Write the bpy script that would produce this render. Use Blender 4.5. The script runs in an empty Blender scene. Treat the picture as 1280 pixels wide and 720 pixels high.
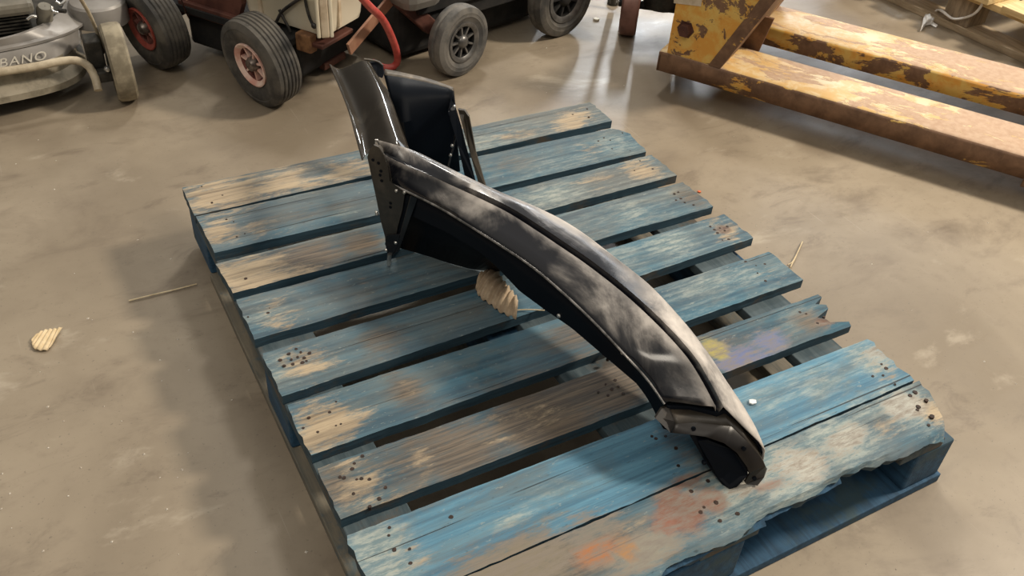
import bpy, bmesh, math, random
from mathutils import Vector, Matrix, noise as mnoise
random.seed(7)
PI = math.pi
S = bpy.context.scene
COL = S.collection

# ------------------------------------------------------------------ camera
R = ((0.8759408, -0.47827938, 0.06305993),
     (-0.2606982, -0.57928126, -0.77231449),
     (0.40591153, 0.66006216, -0.63210266))          # rows: right, down, forward
CP = Vector((-0.23037466, -1.71411812, 1.23960519))
FP = 1150.0
cam = bpy.data.cameras.new('camera')
cam.sensor_width = 36.0
cam.lens = FP / 1280.0 * 36.0
cam.clip_start = 0.02
co = bpy.data.objects.new('camera', cam)
COL.objects.link(co)
m = Matrix.Identity(4)
for i in range(3):
    m[i][0] = R[0][i]; m[i][1] = -R[1][i]; m[i][2] = -R[2][i]; m[i][3] = CP[i]
co.matrix_world = m
S.camera = co

# ------------------------------------------------------------------ world, lights, exposure
S.view_settings.view_transform = 'Standard'
S.view_settings.look = 'None'
S.view_settings.gamma = 1.0
S.view_settings.use_curve_mapping = False
S.view_settings.exposure = 0.0
w = bpy.data.worlds.new('world'); S.world = w; w.use_nodes = True
wt = w.node_tree; bg = wt.nodes['Background']          # pale hall ceiling above, dim walls towards the horizon
tcw = wt.nodes.new('ShaderNodeTexCoord'); sx_ = wt.nodes.new('ShaderNodeSeparateXYZ'); mr = wt.nodes.new('ShaderNodeMapRange')
mr.interpolation_type = 'SMOOTHSTEP'
wt.links.new(tcw.outputs['Generated'], sx_.inputs[0]); wt.links.new(sx_.outputs['Z'], mr.inputs[0])
mr.inputs[1].default_value = 0.05; mr.inputs[2].default_value = 0.75; mr.inputs[3].default_value = 0.06; mr.inputs[4].default_value = 0.56
wt.links.new(mr.outputs[0], bg.inputs[1])
bg.inputs[0].default_value = (1.0, 0.93, 0.83, 1)

def area(name, loc, target, sx, sy, power, col):
    l = bpy.data.lights.new(name, 'AREA'); l.shape = 'RECTANGLE'
    l.size = sx; l.size_y = sy; l.energy = power; l.color = col
    o = bpy.data.objects.new(name, l); COL.objects.link(o)
    o.location = loc
    o.rotation_euler = (Vector(target) - Vector(loc)).to_track_quat('-Z', 'Y').to_euler()
    return o
area('lamp_back', (2.1, 2.7, 4.2), (0.8, -0.6, 0), 0.6, 0.5, 80, (1.0, 0.95, 0.87))
area('lamp_right', (4.6, -1.6, 4.2), (0.6, -0.4, 0), 0.7, 0.7, 330, (1.0, 0.88, 0.72))
area('added_front_fill', (-1.6, -2.6, 4.4), (0.4, 0.2, 0), 1.0, 1.0, 42, (1.0, 0.9, 0.76))  # added fill light, no lamp known on this side
area('daylight_door', (8.4, 5.4, 3.3), (1.8, 0.2, 0), 3.6, 2.2, 105, (0.86, 0.93, 1.0))
area('daylight_window', (6.9, 7.3, 4.0), (1.5, 0.4, 0), 0.32, 1.4, 140, (0.92, 0.96, 1.0))

# ------------------------------------------------------------------ helpers
def ray(x, y):
    a = ((x - 640) / FP, (y - 360) / FP, 1.0)
    return Vector(tuple(sum(R[k][i] * a[k] for k in range(3)) for i in range(3)))
def at(x, y, z):
    """world point seen at photo pixel x, y that stands at height z above the floor"""
    v = ray(x, y); return CP + v * ((z - CP.z) / v.z)
def at_plane(x, y, p, n):
    v = ray(x, y); n = Vector(n); return CP + v * ((Vector(p) - CP).dot(n) / v.dot(n))
def proj(P):
    d = P - CP
    c = [R[k][0] * d.x + R[k][1] * d.y + R[k][2] * d.z for k in range(3)]
    return 640 + FP * c[0] / c[2], 360 + FP * c[1] / c[2]

def tag(o, label, cat, group=None, kind=None):
    o['label'] = label; o['category'] = cat
    if group: o['group'] = group
    if kind: o['kind'] = kind
    return o
def thing(name, loc, label, cat, group=None):
    o = bpy.data.objects.new(name, None); o.empty_display_size = 0.05
    COL.objects.link(o); o.location = loc
    return tag(o, label, cat, group)
def root_loc(o):
    while o.parent: o = o.parent
    return Vector(o.location)
def mesh(name, V, F, mat, parent=None, smooth=False, origin=None):
    me = bpy.data.meshes.new(name)
    off = root_loc(parent) if parent else Vector(origin or (0, 0, 0))
    me.from_pydata([tuple(Vector(v) - off) for v in V], [], F)
    me.update()
    bm = bmesh.new(); bm.from_mesh(me)
    bmesh.ops.recalc_face_normals(bm, faces=bm.faces)
    bm.to_mesh(me); bm.free()
    if smooth:
        for p in me.polygons: p.use_smooth = True
        if smooth != 'all':
            me.set_sharp_from_angle(angle=math.radians(smooth if smooth is not True else 40))
    o = bpy.data.objects.new(name, me); COL.objects.link(o)
    if mat: me.materials.append(mat)
    if parent: o.parent = parent
    else: o.location = off
    return o
def mod_solid(o, t, off=-1):
    md = o.modifiers.new('solid', 'SOLIDIFY'); md.thickness = t; md.offset = off
    return o
def mod_bevel(o, wd, seg=2):
    md = o.modifiers.new('bevel', 'BEVEL'); md.width = wd; md.segments = seg; md.limit_method = 'ANGLE'
    md.angle_limit = math.radians(40)
    return o
def grid_faces(r, c, closed=False):
    F = []
    for i in range(r - 1):
        for j in range(c if closed else c - 1):
            j2 = (j + 1) % c
            F.append((i * c + j, i * c + j2, (i + 1) * c + j2, (i + 1) * c + j))
    return F
def loft(name, rows, mat, parent=None, closed=False, smooth=60, caps=False, origin=None):
    V = [p for r in rows for p in r]; c = len(rows[0])
    F = grid_faces(len(rows), c, closed)
    if caps:
        F.append(tuple(range(c))); F.append(tuple(range(len(V) - c, len(V))))
    return mesh(name, V, F, mat, parent, smooth, origin)
def box_vf(c, ax, ay, az, sx, sy, sz):
    c = Vector(c); V = []
    for i in (-.5, .5):
        for j in (-.5, .5):
            for k in (-.5, .5):
                V.append(c + Vector(ax) * sx * i + Vector(ay) * sy * j + Vector(az) * sz * k)
    return V, [(0, 1, 3, 2), (4, 6, 7, 5), (0, 4, 5, 1), (2, 3, 7, 6), (0, 2, 6, 4), (1, 5, 7, 3)]
X, Y, Z = Vector((1, 0, 0)), Vector((0, 1, 0)), Vector((0, 0, 1))
def box(name, c, s, mat, parent=None, ax=X, ay=Y, az=Z, bev=0.002, origin=None):
    V, F = box_vf(c, ax, ay, az, *s)
    o = mesh(name, V, F, mat, parent, origin=origin)
    if bev: mod_bevel(o, bev)
    return o
def catmull(P, n):
    P = [Vector(p) for p in P]
    if len(P) == 2: return [P[0].lerp(P[1], i / (n - 1)) for i in range(n)]
    d = [0]
    for a, b in zip(P, P[1:]): d.append(d[-1] + (b - a).length)
    out = []
    for i in range(n):
        s = d[-1] * i / (n - 1); k = 0
        while k < len(P) - 2 and d[k + 1] < s: k += 1
        u = (s - d[k]) / max(1e-9, d[k + 1] - d[k])
        p0 = P[max(k - 1, 0)]; p1 = P[k]; p2 = P[k + 1]; p3 = P[min(k + 2, len(P) - 1)]
        h = d[k + 1] - d[k]
        m1 = (p2 - p0) / max(1e-9, (d[k + 1] - d[max(k - 1, 0)])) * h
        m2 = (p3 - p1) / max(1e-9, (d[min(k + 2, len(P) - 1)] - d[k])) * h
        u2, u3 = u * u, u * u * u
        out.append(p1 * (2 * u3 - 3 * u2 + 1) + m1 * (u3 - 2 * u2 + u) + p2 * (-2 * u3 + 3 * u2) + m2 * (u3 - u2))
    return out
def lerp_list(L, t):
    x = t * (len(L) - 1); k = min(int(x), len(L) - 2); return L[k] + (L[k + 1] - L[k]) * (x - k)
def frame(n):
    n = Vector(n).normalized()
    u = Z.cross(n) if abs(n.z) < 0.9 else X.cross(n)
    u.normalize(); return n, u, n.cross(u)
def tube(name, pts, r, mat, parent=None, n=None, seg=8, origin=None):
    P = catmull(pts, n) if n else [Vector(p) for p in pts]
    rows = []; u = None
    for i, p in enumerate(P):
        t = (P[min(i + 1, len(P) - 1)] - P[max(i - 1, 0)]).normalized()
        if u is None:
            u = t.cross(Z) if abs(t.z) < .95 else t.cross(X)
        u = (u - t * u.dot(t)).normalized(); v = t.cross(u)
        rr = r[i] if isinstance(r, list) else r
        rows.append([p + (u * math.cos(a) + v * math.sin(a)) * rr for a in [2 * PI * k / seg for k in range(seg)]])
    return loft(name, rows, mat, parent, True, 60, True, origin)
def lathe(name, prof, c, n, mat, parent=None, seg=32, a0=0, caps=False, origin=None):
    """prof: (radius, axial) pairs about axis n through c"""
    n, u, v = frame(n); c = Vector(c); rows = []
    for (r, h) in prof:
        rows.append([c + n * h + (u * math.cos(a) + v * math.sin(a)) * r for a in [a0 + 2 * PI * k / seg for k in range(seg)]])
    return loft(name, rows, mat, parent, True, 35, caps, origin)
def prism(name, poly, ext, mat, parent=None, bev=0, origin=None):
    poly = [Vector(p) for p in poly]; ext = Vector(ext); n = len(poly)
    V = poly + [p + ext for p in poly]
    F = [tuple(range(n)), tuple(range(2 * n - 1, n - 1, -1))] + [(i, (i + 1) % n, n + (i + 1) % n, n + i) for i in range(n)]
    o = mesh(name, V, F, mat, parent, origin=origin)
    if bev: mod_bevel(o, bev)
    return o

# ------------------------------------------------------------------ materials
class NT:
    def __init__(s, name, rough=0.6, metal=0.0):
        s.m = bpy.data.materials.new(name); s.m.use_nodes = True
        s.t = s.m.node_tree; s.b = s.t.nodes['Principled BSDF']
        s.b.inputs['Roughness'].default_value = rough; s.b.inputs['Metallic'].default_value = metal
        s.tc = s.t.nodes.new('ShaderNodeTexCoord').outputs['Object']
    def put(s, sock, v):
        if hasattr(v, 'is_output'): s.t.links.new(v, sock)
        elif isinstance(v, tuple) and len(v) == 3 and sock.type == 'RGBA': sock.default_value = (*v, 1)
        else: sock.default_value = v
    def vec(s, sc=(1, 1, 1), loc=(0, 0, 0), rot=(0, 0, 0), src=None):
        n = s.t.nodes.new('ShaderNodeMapping'); s.t.links.new(src or s.tc, n.inputs[0])
        n.inputs[1].default_value = loc; n.inputs[2].default_value = rot; n.inputs[3].default_value = sc
        return n.outputs[0]
    def noise(s, scale, detail=4, rough=.6, vec=None, dist=0, out='Fac'):
        n = s.t.nodes.new('ShaderNodeTexNoise'); s.t.links.new(vec or s.tc, n.inputs['Vector'])
        n.inputs['Scale'].default_value = scale; n.inputs['Detail'].default_value = detail
        n.inputs['Roughness'].default_value = rough; n.inputs['Distortion'].default_value = dist
        return n.outputs[out]
    def math(s, op, a, b=0.0, clamp=False):
        n = s.t.nodes.new('ShaderNodeMath'); n.operation = op; n.use_clamp = clamp
        s.put(n.inputs[0], a); s.put(n.inputs[1], b); return n.outputs[0]
    def step(s, v, lo, hi, a=0.0, b=1.0):
        n = s.t.nodes.new('ShaderNodeMapRange'); n.interpolation_type = 'SMOOTHSTEP'
        s.put(n.inputs[0], v); n.inputs[1].default_value = lo; n.inputs[2].default_value = hi
        n.inputs[3].default_value = a; n.inputs[4].default_value = b; return n.outputs[0]
    def mix(s, f, a, b, mode='MIX'):
        n = s.t.nodes.new('ShaderNodeMix'); n.data_type = 'RGBA'; n.blend_type = mode
        s.put(n.inputs[0], f); s.put(n.inputs[6], a); s.put(n.inputs[7], b); return n.outputs[2]
    def attr(s, name):
        n = s.t.nodes.new('ShaderNodeAttribute'); n.attribute_name = name; return n
    def sep(s, c):
        n = s.t.nodes.new('ShaderNodeSeparateColor'); s.t.links.new(c, n.inputs[0]); return n.outputs
    def bump(s, h, strength=.4, dist=.002):
        n = s.t.nodes.new('ShaderNodeBump'); n.inputs['Strength'].default_value = strength
        n.inputs['Distance'].default_value = dist; s.t.links.new(h, n.inputs['Height'])
        s.t.links.new(n.outputs[0], s.b.inputs['Normal'])
    def col(s, c): s.put(s.b.inputs['Base Color'], c); return s
    def rough(s, v): s.put(s.b.inputs['Roughness'], v); return s

def simple(name, c1, c2, scale=30, rough=.6, metal=0., bump=.15, stretch=(1, 1, 1), lo=.35, hi=.65, dist=.001):
    k = NT(name, rough, metal); v = k.vec(stretch)
    f = k.noise(scale, 5, .6, v)
    k.col(k.mix(k.step(f, lo, hi), c1, c2))
    if bump: k.bump(f, bump, dist)
    return k.m

# concrete floor
k = NT('floor_concrete')
big = k.noise(0.9, 5, .62, dist=.6); mid = k.noise(3.2, 6, .65, k.vec(rot=(0, 0, .5), sc=(1, 1.7, 1)), dist=.4)
fine = k.noise(28, 6, .7); speck = k.noise(160, 2, .5)
c = k.mix(k.step(big, .34, .66), (0.222, 0.182, 0.132), (0.335, 0.28, 0.208))
c = k.mix(k.math('MULTIPLY', k.step(mid, .5, .72), .8), c, (0.17, 0.135, 0.098))
c = k.mix(k.math('MULTIPLY', k.step(mid, .30, .42, 1, 0), .55), c, (0.44, 0.385, 0.305))
blot = k.noise(5.5, 7, .72, k.vec(loc=(7, 2, 0), rot=(0, 0, -.6), sc=(1, 2.2, 1)), dist=.5)
c = k.mix(k.math('MULTIPLY', k.step(blot, .54, .70), .5), c, (0.13, 0.10, 0.072))
c = k.mix(k.math('MULTIPLY', k.step(fine, .50, .75), .35), c, (0.19, 0.15, 0.11))
sm = k.noise(2.1, 3, .5, k.vec(loc=(3.1, 1.7, 0), sc=(1, .55, 1)))
c = k.mix(k.math('MULTIPLY', k.step(sm, .54, .66), .6), c, (0.15, 0.115, 0.08))
c = k.mix(k.math('MULTIPLY', k.step(speck, .66, .74), .5), c, (0.12, 0.10, 0.08))
scr = k.noise(2.0, 3, .6, k.vec(sc=(60, 1.4, 1), rot=(0, 0, .7)))
c = k.mix(k.math('MULTIPLY', k.step(scr, .68, .76), .22), c, (0.55, 0.5, 0.42))
k.col(c); k.rough(k.step(mid, .25, .75, .33, .50))
k.bump(fine, .12, .002)
k.b.inputs['Specular IOR Level'].default_value = .5
M_FLOOR = k.m

# worn painted pallet boards
k = NT('painted_board', .72)
at_ = k.attr('wear'); ws = k.sep(at_.outputs['Color']); sp = k.attr('spot')
gv = k.vec((2.2, 62, 62)); g2 = k.vec((6, 190, 60))
grain = k.noise(1.0, 6, .7, gv, dist=.5); fib = k.noise(1.0, 4, .7, g2)
patch = k.noise(9, 6, .7, k.vec((.55, 1.5, 1)), dist=.6); patch2 = k.noise(14, 6, .72, k.vec((.5, 1.6, 1), loc=(4, 2, 1)), dist=.5)
flake = k.noise(75, 5, .75, k.vec((.4, 1.6, 1)))
c = k.mix(k.step(grain, .32, .68), (0.020, 0.064, 0.10), (0.052, 0.142, 0.198))
c = k.mix(k.attr('bright').outputs['Fac'], c, k.mix(k.step(grain, .32, .68), (0.055, 0.145, 0.225), (0.12, 0.285, 0.40)))
c = k.mix(k.math('MULTIPLY', k.step(patch, .42, .66), .6), c, (0.135, 0.165, 0.165))
film = k.noise(5, 6, .7, k.vec((.7, 1.6, 1), loc=(2, 8, 1)), dist=.5)
c = k.mix(k.math('MULTIPLY', k.math('MULTIPLY', k.step(film, .32, .62), .9), k.attr('film').outputs['Fac']), c, k.mix(k.step(grain, .3, .7), (0.115, 0.105, 0.088), (0.235, 0.215, 0.18)))
chip = k.noise(1.0, 5, .75, k.vec((42, 120, 60))); chip2 = k.noise(1.0, 5, .75, k.vec((34, 150, 60), loc=(3, 3, 3)))
c = k.mix(k.math('MULTIPLY', k.step(chip, .60, .68), .55), c, (0.30, 0.34, 0.32))
c = k.mix(k.math('MULTIPLY', k.step(chip2, .60, .70), .6), c, (0.035, 0.045, 0.05))
def mask(ch, n1, lo=.62, hi=.9, kn=.9):
    v = k.math('ADD', ch, k.math('MULTIPLY', k.math('SUBTRACT', n1, .5), kn)); return k.step(v, lo - .28, hi - .28)
nz = k.math('ADD', k.math('MULTIPLY', patch2, .6), k.math('MULTIPLY', flake, .4))
nz2 = k.math('ADD', k.math('MULTIPLY', patch, .55), k.math('MULTIPLY', flake, .45))
nz3 = k.math('ADD', k.math('MULTIPLY', grain, .55), k.math('MULTIPLY', flake, .45))
pale = k.mix(k.step(flake, .38, .62), (0.16, 0.225, 0.24), (0.38, 0.41, 0.37))
c = k.mix(k.math('MULTIPLY', mask(ws[2], nz3, .5, 1.15, 1.3), .85), c, pale)
dirt = k.mix(k.step(fib, .35, .65), (0.075, 0.058, 0.045), (0.20, 0.15, 0.105))
c = k.mix(k.math('MULTIPLY', mask(ws[1], nz2, .5, 1.0, 1.3), .85), c, dirt)
tan = k.mix(k.step(grain, .3, .62), (0.19, 0.15, 0.105), (0.44, 0.355, 0.245))
tan = k.mix(k.math('MULTIPLY', k.step(fib, .55, .75), .7), tan, (0.12, 0.085, 0.06))
c = k.mix(mask(ws[0], nz, .58, .92, 2.1), c, tan)
c = k.mix(k.math('MULTIPLY', mask(sp.outputs['Alpha'], nz2, .6, .95, 2.0), .9), c, k.mix(k.step(flake, .3, .7), sp.outputs['Color'], (0.22, 0.19, 0.16)))
crk = k.noise(1.0, 3, .55, k.vec((1.3, 130, 40), loc=(0, 3, 0)))
crm = k.step(crk, .665, .70)
c = k.mix(k.math('MULTIPLY', crm, .8), c, (0.02, 0.02, 0.022))
hair = k.step(k.noise(1.0, 3, .6, k.vec((3, 260, 80))), .6, .72)
c = k.mix(k.math('MULTIPLY', hair, .35), c, (0.05, 0.06, 0.07))
k.col(c); k.rough(k.step(grain, .3, .7, .62, .86))
k.b.inputs['Specular IOR Level'].default_value = .3
hgt = k.math('SUBTRACT', k.math('ADD', k.math('MULTIPLY', grain, .6), k.math('MULTIPLY', fib, .4)), k.math('MULTIPLY', crm, .8))
k.bump(hgt, .55, .003)
M_BOARD = k.m
k = NT('unfaded_shaded_board_side', .75); g = k.noise(1, 5, .7, k.vec((4, 60, 90)), dist=.4); p = k.noise(12, 6, .7, k.vec((.6, 1, 1)))  # deep tone mixes less worn paint with the shade on side faces
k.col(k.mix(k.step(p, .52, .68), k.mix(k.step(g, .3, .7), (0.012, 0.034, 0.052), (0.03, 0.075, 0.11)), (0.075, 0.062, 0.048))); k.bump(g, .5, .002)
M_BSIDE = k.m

def bluewood(name, c1, c2, c3):
    k = NT(name, .78); g = k.noise(1, 5, .7, k.vec((50, 5, 50)), dist=.4); p = k.noise(11, 6, .7)
    c = k.mix(k.step(g, .3, .7), c1, c2); c = k.mix(k.step(p, .5, .66), c, c3)
    k.col(c); k.bump(g, .5, .002); return k.m
M_BLOCK = bluewood('painted_block', (0.010, 0.040, 0.08), (0.028, 0.095, 0.18), (0.035, 0.07, 0.09))
M_BEAR = bluewood('bearer_wood', (0.03, 0.055, 0.07), (0.075, 0.105, 0.12), (0.09, 0.075, 0.06))
M_BASE = bluewood('base_wood', (0.10, 0.10, 0.085), (0.22, 0.19, 0.14), (0.06, 0.11, 0.14))
M_NAIL = simple('rusty_nail', (0.014, 0.010, 0.008), (0.05, 0.024, 0.015), 200, .7, .2)

# glossy black fender paint, dusty on the upper side, with some painted-in reflection
k = NT('dusty_sheen_black_paint', .12)
du = k.sep(k.attr('dust_sheen').outputs['Color'])
smear = k.noise(6, 7, .66, k.vec((2.0, .8, 1.2), rot=(0, 0, .25)), dist=.5); fn = k.noise(45, 5, .7); wipe = k.noise(5.0, 3, .5, k.vec((1, 1, 1), loc=(2, 5, 1)), dist=1.4)
v = k.math('ADD', du[0], k.math('MULTIPLY', k.math('SUBTRACT', k.math('ADD', k.math('MULTIPLY', smear, .55), k.math('MULTIPLY', wipe, .45)), .5), 2.1))
f = k.step(v, .24, .90)
f = k.math('MULTIPLY', f, k.step(fn, .2, .75, .75, 1.0))
dcol = k.mix(k.step(smear, .4, .62), (0.31, 0.29, 0.275), (0.60, 0.555, 0.51))
k.col(k.mix(f, (0.008, 0.009, 0.013), dcol))
k.rough(k.math('ADD', .14, k.math('MULTIPLY', f, .5)))
M_SKIN = k.m
def blackpaint(name, rough, c=(0.006, 0.007, 0.010), dust_sheen=0.12, dc=(0.12, 0.10, 0.08), spec=.5):
    k = NT(name, rough); f = k.noise(9, 5, .65, dist=.5)
    k.col(k.mix(k.math('MULTIPLY', k.step(f, .45, .75), dust_sheen), c, dc)); k.bump(k.noise(5, 2), .02, .01); k.b.inputs['Specular IOR Level'].default_value = spec; return k.m
M_GLOSS = blackpaint('gloss_black_paint', .10, dust_sheen=.10)
M_STRIP = blackpaint('brown_reflection_gloss_paint', .12, (0.030, 0.025, 0.019), .8, (0.075, 0.064, 0.050))  # brown tone painted in for the surroundings reflected in the strip
M_INNER = blackpaint('inner_black_primer', .42, (0.003, 0.005, 0.009), .03, (0.02, 0.025, 0.035), .12)
M_FLANGE = blackpaint('dusty_flange_paint', .38, (0.010, 0.008, 0.007), .7, (0.034, 0.027, 0.020))
M_BEAD = simple('bright_edge_highlight', (0.10, 0.098, 0.095), (0.42, 0.40, 0.38), 35, .28, .6, 0)  # pale metal paints the lamp highlight along the rolled edges
M_BRACKET = blackpaint('bracket_paint', .3, (0.020, 0.018, 0.015), .9, (0.085, 0.07, 0.054))
M_PLATE = blackpaint('brown_dusty_plate', .4, (0.030, 0.025, 0.019), .9, (0.085, 0.068, 0.050))
M_DUSTY = blackpaint('dusty_edge_paint', .5, (0.06, 0.052, 0.042), .9, (0.30, 0.25, 0.19))
M_BOLT = simple('zinc_bolt', (0.45, 0.44, 0.42), (0.75, 0.74, 0.70), 90, .3, .9)

M_RUBBER = simple('dusty_tyre_rubber', (0.035, 0.034, 0.033), (0.115, 0.105, 0.09), 14, .75, 0, .1)
M_RUBBER2 = simple('grey_tyre_rubber', (0.05, 0.05, 0.05), (0.15, 0.14, 0.125), 14, .75, 0, .1)
M_TANTYRE = simple('tan_dirty_tyre', (0.17, 0.145, 0.10), (0.32, 0.28, 0.20), 22, .8, 0, .3)
M_RED = simple('faded_red_rim', (0.30, 0.055, 0.04), (0.42, 0.10, 0.075), 25, .5, 0, .1)
M_PINK = simple('dusty_pink_rim', (0.62, 0.32, 0.26), (0.78, 0.60, 0.52), 26, .55, 0, .1)
M_REDDARK = simple('dark_red_spokes', (0.13, 0.035, 0.03), (0.26, 0.11, 0.09), 40, .6, 0, .1)
M_GREYRIM = simple('grey_metal_rim', (0.09, 0.088, 0.085), (0.20, 0.195, 0.19), 22, .35, .5, .1)
M_DARK = simple('grimy_metal_and_shade', (0.006, 0.006, 0.007), (0.016, 0.015, 0.014), 25, .85, 0)  # near-black, also used to fill in the shade under the carts
M_HUB = simple('worn_hub_metal', (0.10, 0.08, 0.07), (0.28, 0.24, 0.21), 60, .4, .6)
M_RUSTBROWN = simple('brown_red_steel', (0.07, 0.025, 0.018), (0.13, 0.05, 0.035), 18, .6, .1)
M_RUSTORANGE = simple('orange_rust', (0.14, 0.065, 0.03), (0.33, 0.17, 0.075), 30, .8, 0, .3)
M_STRUT = simple('brown_strut_paint', (0.22, 0.10, 0.06), (0.30, 0.16, 0.10), 20, .55)
M_CREAM = simple('cream_plastic', (0.70, 0.63, 0.47), (0.80, 0.74, 0.59), 6, .45, 0, .05)
M_CREAMDIRT = simple('stained_cream_plastic', (0.46, 0.36, 0.24), (0.66, 0.56, 0.42), 18, .5)
M_BLACKPLAST = simple('black_rubber_cord', (0.02, 0.018, 0.017), (0.05, 0.045, 0.04), 50, .5)
M_HOSE = simple('red_rubber_hose', (0.45, 0.06, 0.05), (0.56, 0.10, 0.085), 40, .4, 0, .05)
M_GREYBODY = simple('grey_tank_plastic', (0.12, 0.115, 0.105), (0.19, 0.18, 0.165), 8, .5)
M_MOWER = simple('silver_mower_paint', (0.19, 0.175, 0.155), (0.30, 0.285, 0.27), 5, .38, .1, .05)
M_MOWERDIRT = simple('dirty_mower_skirt', (0.16, 0.14, 0.10), (0.30, 0.265, 0.20), 22, .7, .1, .3)
M_BAR = simple('dusty_bumper_bar', (0.36, 0.30, 0.21), (0.52, 0.45, 0.33), 30, .55)
M_ENGINE = simple('engine_black', (0.018, 0.018, 0.015), (0.05, 0.046, 0.038), 40, .5, .2)
M_COVER = simple('engine_cover_grey', (0.13, 0.12, 0.095), (0.20, 0.185, 0.15), 15, .55)
M_CHROME = simple('bright_metal', (0.5, 0.5, 0.48), (0.75, 0.74, 0.72), 30, .25, .9)
M_LETTER = simple('pale_lettering', (0.58, 0.55, 0.48), (0.68, 0.65, 0.58), 60, .4)
M_REDWHEEL = simple('brown_red_polyurethane', (0.10, 0.045, 0.035), (0.20, 0.10, 0.08), 15, .5)
M_WOOD = simple('raw_pallet_wood', (0.28, 0.215, 0.14), (0.44, 0.35, 0.24), 1.2, .8, 0, .4, (60, 6, 60))
M_WOODL = simple('light_pallet_wood', (0.55, 0.40, 0.19), (0.68, 0.52, 0.27), 1.2, .75, 0, .3, (60, 5, 60))
M_WOODG = simple('grey_pallet_block', (0.20, 0.155, 0.105), (0.33, 0.26, 0.18), 1.5, .85, 0, .5, (40, 40, 8))
M_WHITE = simple('white_plastic_wrap', (0.75, 0.75, 0.74), (0.88, 0.88, 0.87), 40, .35)
M_CARD = simple('corrugated_cardboard', (0.34, 0.255, 0.17), (0.46, 0.36, 0.25), 60, .85)
M_CARDL = simple('pale_cardboard', (0.60, 0.47, 0.28), (0.72, 0.58, 0.38), 60, .85)
M_STRAW = simple('dry_straw', (0.52, 0.42, 0.26), (0.66, 0.56, 0.38), 80, .8)
M_GRIT = simple('pale_grit', (0.42, 0.37, 0.30), (0.66, 0.62, 0.55), 300, .8)
M_ORANGE = simple('orange_plastic_chip', (0.6, 0.12, 0.04), (0.65, 0.16, 0.06), 80, .6)

# chipped yellow paint on rusty steel
def yellow(name, bias, tops=0.0):
    k = NT(name, .5); al = k.vec(rot=(0, 0, math.radians(58.46))); ln = k.vec((.38, 1, 1), src=al); a = k.noise(15, 8, .68, ln if 'fork' in name else None, dist=.4)
    sxyz = k.t.nodes.new('ShaderNodeSeparateXYZ'); k.t.links.new(al, sxyz.inputs[0])
    if tops: a = k.math('SUBTRACT', a, k.math('MULTIPLY', k.step(sxyz.outputs[0], .34, .74), .14))
    b = k.noise(60, 4, .6); e = k.noise(17, 7, .7, k.vec(loc=(5, 1, 2)), dist=.3)
    rust = k.mix(k.step(e, .3, .7), (0.115, 0.060, 0.034), (0.25, 0.140, 0.080))
    pale = k.mix(k.step(b, .3, .7), (0.47, 0.31, 0.20), (0.56, 0.40, 0.275))
    rust = k.mix(tops, rust, pale)
    pv = k.mix(k.step(e, .4, .6), (0.70, 0.34, 0.06), (0.72, 0.48, 0.13))
    pv = k.mix(tops, pv, k.mix(k.step(e, .4, .6), (0.62, 0.42, 0.18), (0.70, 0.56, 0.36)))
    pm = k.step(a, bias, bias + .025)
    k.col(k.mix(pm, rust, pv)); k.rough(k.step(a, bias, bias + .03, .62, .38))
    k.bump(k.math('ADD', pm, k.math('MULTIPLY', b, .3)), .5, .0015); return k.m
M_YPLATE = yellow('yellow_paint_mostly', .42)
M_YSIDE = yellow('rusty_fork_side', .575)
M_YSIDE2 = yellow('rusty_fork_inner_side', .52)
M_YTOP = yellow('worn_fork_top', .455, .85)

# ------------------------------------------------------------------ floor
fl = mesh('floor', [(-7, -7, 0), (10, -7, 0), (10, 10, 0), (-7, 10, 0)], [(0, 1, 2, 3)], M_FLOOR)
fl['kind'] = 'structure'; fl['label'] = 'worn brownish polished concrete workshop floor'

# ------------------------------------------------------------------ blue pallet
DK = 0.15
pal = thing('wooden_pallet', (0.5, -0.6, 0), 'blue painted weathered wooden pallet lying under the black fender', 'pallet')
# corner pixels of each deck board: back-left, front-left, back-right, front-right
BP = [((227.5, 234), (243, 269), (737, 127), (765, 150.5)),
      ((245, 270), (268, 315.5), (776, 157), (808.7, 189)),
      ((270, 329), (290.5, 366), (815, 193), (845, 219)),
      ((295, 374), (318, 424), (853, 227), (891.5, 257.5)),
      ((328, 441), (352, 495), (905, 267), (941.5, 297)),
      ((358, 506), (388, 569), (961, 314), (1003, 349.5)),
      ((397, 585), (425, 649), (1022, 367.5), (1065, 405)),
      ((433, 669), (477, 763.5), (1090, 421), (1149, 472)),
      ((478, 765.5), (524, 856), (1152, 474), (1196, 538))]
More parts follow.
